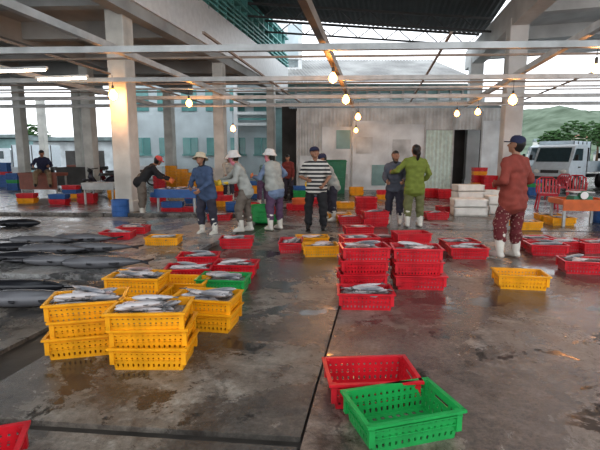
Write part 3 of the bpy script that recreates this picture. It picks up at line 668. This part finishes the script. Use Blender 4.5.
person(at(509,258),rad(30),1.69,'person in rust red shirt, patterned trousers, cap, white boots',rust,flower,(((.35,-.2,-1),(-.45,.75,-.25)),((.35,-.15,-1),(-.45,.8,-.2))),boots=wb,hat='cap',hatmat=navy,head=(.4,-.2),hem=.10,wide=1.12,legs=(((.06,.02,-1),(.02,-.05,-1)),((.16,.16,-1),(.04,-.08,-1))))
person(at(143,216),rad(-72),1.60,'person in dark shirt and red cap bent over sorting fish',blk,khaki,(((.1,.6,-.9),(0,1,-.45)),((.15,.8,-.8),(0,1,-.5))),lean=.72,boots=wb,hat='cap',hatmat=redcap,gloves=og,head=(.5,-.0))
def table(loc,w,d,h,rz,mt,ml,label,skirt=.0):
    root=bpy.data.objects.new('table',None); COL.objects.link(root); root.location=loc; root.rotation_euler=(0,0,rz); root['label']=label; root['category']='table'
    bm=bmesh.new(); box(bm,(0,0,h-.03),(w,d,.05)); 
    for c,s in (((0,-d/2,h+.02),(w,.03,.08)),((0,d/2,h+.02),(w,.03,.08)),((-w/2,0,h+.02),(.03,d,.08)),((w/2,0,h+.02),(.03,d,.08))): box(bm,c,s)
    if skirt: box(bm,(0,-d/2+.02,h-skirt/2-.05),(w*.98,.03,skirt))
    put('tabletop',mesh_of(bm,'tabletop',mt),parent=root)
    for sx in(-1,1):
        for sy in(-1,1):
            bm=bmesh.new(); beam(bm,(0,0,0),(0,0,h-.05),.05,.05); put('leg',mesh_of(bm,'leg',ml),(sx*(w/2-.06),sy*(d/2-.06),0),parent=root)
    return root
pp=at(44,196)
table((pp.x-.1,pp.y+.25,0),1.5,.7,.80,-.1,m_counter,m_steel,'worn low market counter used as a seat',.5)
person((pp.x,pp.y+.1),rad(-155),1.72,'person in dark blue shirt seated with hands forward',navy,tan,(((.5,.5,-.7),(-.1,1,-.2)),((.4,.5,-.8),(-.2,1,-.1))),lean=.3,shoes=m_black,pelvis_z=.90,legs=(((.35,.95,-.15),(.05,-.05,-1)),((.25,.95,-.2),(.05,.1,-1))))
person(at(541,182),rad(170),1.62,'person in yellow shirt standing near parked trucks',yg,dark,(down,down),shoes=m_black)
person(at(229,200),rad(200),1.5,'person in pale clothes among the stalls further back',gry,dark,(((.1,.7,-.8),(0,.8,-.7)),down),boots=wb,hat='bucket',hatmat=whit,lean=.25)
person(at(289,198),rad(160),1.52,'person in maroon shirt among the stalls further back',maroon,dark,(down,down),shoes=m_black,lean=.2)
person(at(263,206),rad(-140),1.5,'person in teal shirt bending over crates further back',teal,purp,(((.1,.9,-.6),(0,.8,-.7)),((.1,.9,-.6),(0,.8,-.7))),boots=wb,hat='cap',hatmat=navy,lean=.5)
# ---------------- furniture & things ----------------
p=at(178,215); tb=table((p.x,p.y+.3,0),1.05,.7,.58,-.1,m_blue,m_steel,'blue sorting table with raised edges holding fish',.1)
for k in range(20): put('fish',FM[k%3],(p.x-.44+.045*k,p.y+.05+R()*.45,.61+.025*(k%3)),((R()-.5)*.4,0,R()*3),'silver fish on the blue table','fish',group='fish on the blue table')
stack(Vector((p.x-.2,p.y+.3,0)),2,'rb',4); stack(Vector((p.x+.3,p.y+.35,0)),1,'r',0)
p=at(68,183); table((p.x+.8,p.y+.3,0),1.5,.8,.95,-.1,m_counter,m_steel,'red brown market counter with a solid front',.85)
p=at(18,186); table((p.x-1.2,p.y+1.2,0),2.0,.8,.85,-.1,m_shed2,m_steel,'grey metal stall table with pale front panel',.5)
p=at(62,190); table((p.x,p.y+2,0),2.2,.8,.9,-.1,m_shedbrown,m_steel,'dark wooden stall table with a solid front',.75)
p=at(150,180); table((p.x,p.y+.6,0),1.6,.8,.85,-.1,m_white,m_steel,'white stall table with a pale front panel',.6)
p=at(98,205); table((p.x,p.y+.4,0),1.0,.6,.6,-.1,m_steel,m_steel,'low grey metal table stacked with fish',.1)
for k in range(10): put('fish',FM[k%3],(p.x-.4+.085*k,p.y+.2+R()*.35,.63+.02*(k%2)),((R()-.5)*.4,0,R()*3),'silver fish on the grey table','fish',group='fish on the grey table')
def barrel(loc,r,h,mat,label,cat='barrel',name='barrel'):
    bm=bmesh.new(); lathe(bm,(0,0,0),[(.01,0),(r*.92,0),(r,h*.1),(r,h*.33),(r*1.04,h*.35),(r,h*.38),(r,h*.64),(r*1.04,h*.66),(r,h*.69),(r,h*.94),(r*1.04,h*.95),(r*1.04,h),(r*.97,h),(r*.97,h*.9),(.01,h*.9)],24)
    return put(name,mesh_of(bm,name,mat,False),loc,label=label,cat=cat)
barrel(at(121,217),.2,.42,m_blue,'blue plastic drum beside the column')
barrel(at(262,222),.24,.38,m_grn,'green plastic tub for fish')
barrel(at(248,213),.3,.25,m_red,'shallow red plastic basin on the floor','basin','basin')
barrel(at(201,209),.22,.5,m_blue,'blue plastic drum behind the workers')
barrel(at(301,209),.25,.3,m_orange,'orange plastic basin behind the workers','basin','basin')
barrel(at(234,211),.22,.24,m_blue,'blue plastic basin behind the workers','basin','basin')
def bin_(loc,w,d,h,mat,label,rz=0):
    root=put('waste_bin',None,loc,(0,0,rz),label,'bin')
    bm=bmesh.new(); box(bm,(0,0,h/2),(w*.86,d*.86,h),0,0,1.14,1.14)
    for k in range(3): box(bm,(0,-d*.47,h*(.3+.2*k)),(w*.8,.03,.03))
    put('body',mesh_of(bm,'body',mat),parent=root)
    bm=bmesh.new(); box(bm,(0,0,h+.04),(w*1.04,d*1.04,.08),0,0,.9,.9); put('lid',mesh_of(bm,'lid',mat),parent=root)
    for s in(-1,1):
        bm=bmesh.new(); tube(bm,[(s*w*.4-.03,d*.42,.08),(s*w*.4+.03,d*.42,.08)],.08,14); put('wheel',mesh_of(bm,'wheel',m_black),parent=root)
m_dg=M('dark_green_plastic',(.02,.17,.09),.4)
bin_(at(333,193),1.0,.8,1.25,m_dg,'large dark green wheeled waste bin')
def foam(loc,w,d,h,rz,n):
    for i in range(n):
        z=i*(h+.01); root=put('foam_box',None,(loc[0]+(R()-.5)*.04,loc[1]+(R()-.5)*.04,z),(0,0,rz+(R()-.5)*.1),'white foam fish box with a lid','box',group='white foam boxes')
        bm=bmesh.new(); t=.035
        box(bm,(0,0,t/2),(w,d,t))
        for c,s in (((0,-d/2+t/2,h*.42),(w,t,h*.84)),((0,d/2-t/2,h*.42),(w,t,h*.84)),((-w/2+t/2,0,h*.42),(t,d,h*.84)),((w/2-t/2,0,h*.42),(t,d,h*.84))): box(bm,c,s)
        put('body',mesh_of(bm,'body',m_foam),parent=root)
        bm=bmesh.new(); box(bm,(0,0,h*.92),(w+.02,d+.02,h*.15),0,0,.97,.97); put('lid',mesh_of(bm,'lid',m_foam),parent=root)
foam(at(468,215),.78,.55,.2,-.1,2); foam(at(467,205),.8,.5,.2,.05,3); foam(at(495,213),.45,.45,.22,-.1,2); foam(at(489,203),.6,.45,.2,.1,2); foam(at(211,187),.6,.5,.3,0,3)
def chair_proto(mat):
    root=put('plastic_chair',None,(0,0,-50),(0,0,0),'red plastic armchair with slatted back','chair')
    root['group']='red plastic chairs'
    bm=bmesh.new(); box(bm,(0,0,.43),(.46,.44,.03)); box(bm,(0,.21,.41),(.46,.03,.06)); box(bm,(0,-.21,.41),(.46,.03,.06)); put('seat',mesh_of(bm,'seat',mat),parent=root)
    bm=bmesh.new()
    for k in range(5): beam(bm,(-.16+.08*k,-.22,.44),(-.17+.085*k,-.31,.82),.045,.015)
    tube(bm,[(-.24,-.22,.44),(-.24,-.31,.78),(-.14,-.33,.86),(.14,-.33,.86),(.24,-.31,.78),(.24,-.22,.44)],.022,8)
    put('backrest',mesh_of(bm,'backrest',mat),parent=root)
    for s in(-1,1):
        bm=bmesh.new(); tube(bm,[(s*.25,-.27,.66),(s*.28,0,.67),(s*.26,.2,.64),(s*.24,.22,.44)],.02,8); put('armrest',mesh_of(bm,'armrest',mat),parent=root)
        for t in(-1,1):
            bm=bmesh.new(); beam(bm,(s*.2,t*.18,.42),(s*.25,t*.24,0),.045,.03); put('leg',mesh_of(bm,'leg',mat),parent=root)
    return root
ch=chair_proto(M('red_chair_plastic',(.40,.015,.03),.35))
locs=[(546,209,160),(575,204,150),(556,199,10)]
p=at(*locs[0][:2]); ch.location=p; ch.rotation_euler=(0,0,rad(locs[0][2]))
bpy.context.view_layer.update()
for u,v,a in locs[1:]: copytree(ch,at(u,v),(0,0,rad(a)))
p=at(583,226); t=table((p.x,p.y+.2,0),.95,.7,.50,-.1,m_orange,m_steel,'orange topped low weighing table with steel legs',.12)
root=put('weighing_scale',None,(p.x+.0,p.y+.2,.515),(0,0,-.1),'steel platform weighing scale with round dial','scale')
bm=bmesh.new(); box(bm,(0,0,.05),(.4,.32,.1),0,0,.9,.9); put('base',mesh_of(bm,'base',m_dg),parent=root)
bm=bmesh.new(); box(bm,(0,0,.18),(.42,.36,.02)); tube(bm,[(0,0,.1),(0,0,.18)],.05,12); put('platform',mesh_of(bm,'platform',m_steel),parent=root)
bm=bmesh.new(); tube(bm,[(0,-.1,.12),(0,-.19,.12)],.09,20,0); tube(bm,[(0,-.19,.12),(0,-.193,.12)],.078,20,1); put('dial',mesh_of(bm,'dial',[m_dg,m_white]),parent=root)
barrel(at(603,222),.26,.5,m_blue,'blue plastic drum next to the weighing table')
# trucks
m_tw=M('truck_white_paint',(.66,.73,.77),.25,var=.06); m_tb=M('truck_blue_grey_paint',(.34,.46,.54),.3,var=.06); m_ww=M('windshield_glass',(.05,.08,.09),.05,var=.1); m_hl=M('headlight_glass',(.8,.8,.75),.1)
def truck(loc,rz,label,cargo,scale=1,m_tw=m_tw):
    root=put('truck',None,loc,(0,0,rz),label,'truck',scale=scale)
    bm=bmesh.new()
    prof=[(-2.3,.45),(-2.35,1.0),(-2.2,1.25),(-1.85,2.0),(-1.6,2.1),(-.7,2.1),(-.6,2.0),(-.6,.45)]
    l=[bm.verts.new((x,-.85,z)) for x,z in prof]; r=[bm.verts.new((x,.85,z)) for x,z in prof]; face(bm,l,0); face(bm,r[::-1],0)
    for i in range(len(prof)): face(bm,[l[i],l[(i+1)%8],r[(i+1)%8],r[i]],0)
    box(bm,(-2.38,0,.5),(.12,1.7,.25),0,1); box(bm,(-2.36,0,.85),(.04,.8,.14),0,1)
    for s in(-1,1): box(bm,(-.62,s*.855,1.2),(.02,.02,1.5),0,1); box(bm,(-1.35,s*.86,1.05),(.2,.02,.05),0,1)
    put('cab',mesh_of(bm,'cab',[m_tw,m_steeld]),parent=root)
    bm=bmesh.new(); v=[bm.verts.new(q) for q in((-2.20,-.75,1.3),(-2.20,.75,1.3),(-1.90,.72,1.95),(-1.90,-.72,1.95))]; face(bm,v,0)
    for s in(-1,1):
        v=[bm.verts.new(q) for q in((-2.05,s*.86,1.35),(-1.1,s*.86,1.35),(-1.1,s*.86,1.9),(-1.78,s*.86,1.9))]; face(bm,v,0)
    put('windshield',mesh_of(bm,'windshield',m_ww),parent=root)
    for s in(-1,1):
        bm=bmesh.new(); ball(bm,(-2.34,s*.62,.85),(.06,.14,.1),0,12); put('headlight',mesh_of(bm,'headlight',m_hl,True),parent=root)
        bm=bmesh.new(); beam(bm,(-2.05,s*.87,1.4),(-2.1,s*1.02,1.45),.03,.03); box(bm,(-2.1,s*1.05,1.5),(.05,.12,.25)); put('mirror',mesh_of(bm,'mirror',m_black),parent=root)
        for x in(-1.6,1.3):
            bm=bmesh.new(); tube(bm,[(x,s*.62,.36),(x,s*.88,.36)],.36,22,0); tube(bm,[(x,s*.88,.36),(x,s*.895,.36)],.2,16,1); put('wheel',mesh_of(bm,'wheel',[m_black,m_steel]),parent=root)
    bm=bmesh.new(); box(bm,(.7,0,.6),(2.7,.9,.15),0,1)
    if cargo: box(bm,(.8,0,1.55),(2.7,1.8,1.6),0,0); [box(bm,(.8+x,-.91,1.55),(.05,.03,1.55),0,1) for x in(-1.3,-.65,0,.65,1.3)]
    else:
        box(bm,(.8,0,.85),(2.7,1.75,.08),0,0); box(bm,(.8,-.86,1.1),(2.7,.05,.45),0,0); box(bm,(.8,.86,1.1),(2.7,.05,.45),0,0); box(bm,(2.15,0,1.1),(.05,1.75,.45),0,0); box(bm,(-.5,0,1.4),(.06,1.7,1.1),0,1)
    put('cargo_bed',mesh_of(bm,'cargo_bed',[m_tw,m_steeld]),parent=root)
for (x,y,rz,lab,cg,sc_,mm) in ((12.9,21.4,35,'white light truck with open bed facing the market',False,.95,m_tw),(16.2,21.2,30,'blue grey box truck parked beside a white one',True,1.0,m_tb),(14.9,26.2,40,'white box truck parked along the street',True,1.0,m_tw),(20.2,27.2,40,'blue grey box truck parked further along the street',True,1.1,m_tb)):
    truck((x,y,0),rad(rz),lab,cg,sc_,mm)
p=at(95,178); truck((p.x-6,p.y+2,0),rad(10),'white box truck parked beyond the hall',True)
def moto(loc,rz,col,label):
    root=put('motorbike',None,loc,(0,0,rz),label,'motorbike')
    for x in(-.62,.62):
        bm=bmesh.new(); segs=24
        tube(bm,[(x+.27*math.cos(2*math.pi*k/segs),0,.3+.27*math.sin(2*math.pi*k/segs)) for k in range(segs+1)],.04,8,0,False)
        for k in range(8): tube(bm,[(x,0,.3),(x+.25*math.cos(k*.785),0,.3+.25*math.sin(k*.785))],.008,4,1)
        put('wheel',mesh_of(bm,'wheel',[m_black,m_steel],True),parent=root)
    bm=bmesh.new(); tube(bm,[(-.45,0,.95),(-.5,0,.7),(-.3,0,.4),(.1,0,.38),(.35,0,.55),(.75,0,.65)],[.06,.1,.12,.14,.13,.06],10,0); tube(bm,[(-.45,0,.9),(-.62,0,.3)],.035,8,0); box(bm,(-.62,0,.6),(.35,.12,.03),0,0); put('body',mesh_of(bm,'body',col,True),parent=root)
    bm=bmesh.new(); box(bm,(.3,0,.76),(.75,.24,.1),0,0,.92,.8); put('seat',mesh_of(bm,'seat',m_black),parent=root)
    bm=bmesh.new(); tube(bm,[(-.38,-.32,1.02),(-.46,0,.98),(-.38,.32,1.02)],.018,8,0); ball(bm,(-.53,0,.93),(.07,.09,.08),0,10); put('handlebar',mesh_of(bm,'handlebar',m_black,True),parent=root)
    bm=bmesh.new(); tube(bm,[(0,.1,.25),(.35,.13,.25),(.8,.13,.32)],[.02,.03,.045],8); put('exhaust',mesh_of(bm,'exhaust',m_steel,True),parent=root)
m_mb=M('dark_motorbike_paint',(.03,.03,.045),.25); m_mr=M('dark_red_motorbike_paint',(.12,.015,.02),.25)
moto(at(103,194),rad(60),m_mb,'dark motorbike half hidden beside a concrete column')
moto(at(109,188),rad(75),m_mr,'dark red motorbike parked beside the others')
moto(at(140,186),rad(20),m_mb,'dark motorbike parked near the pale building')
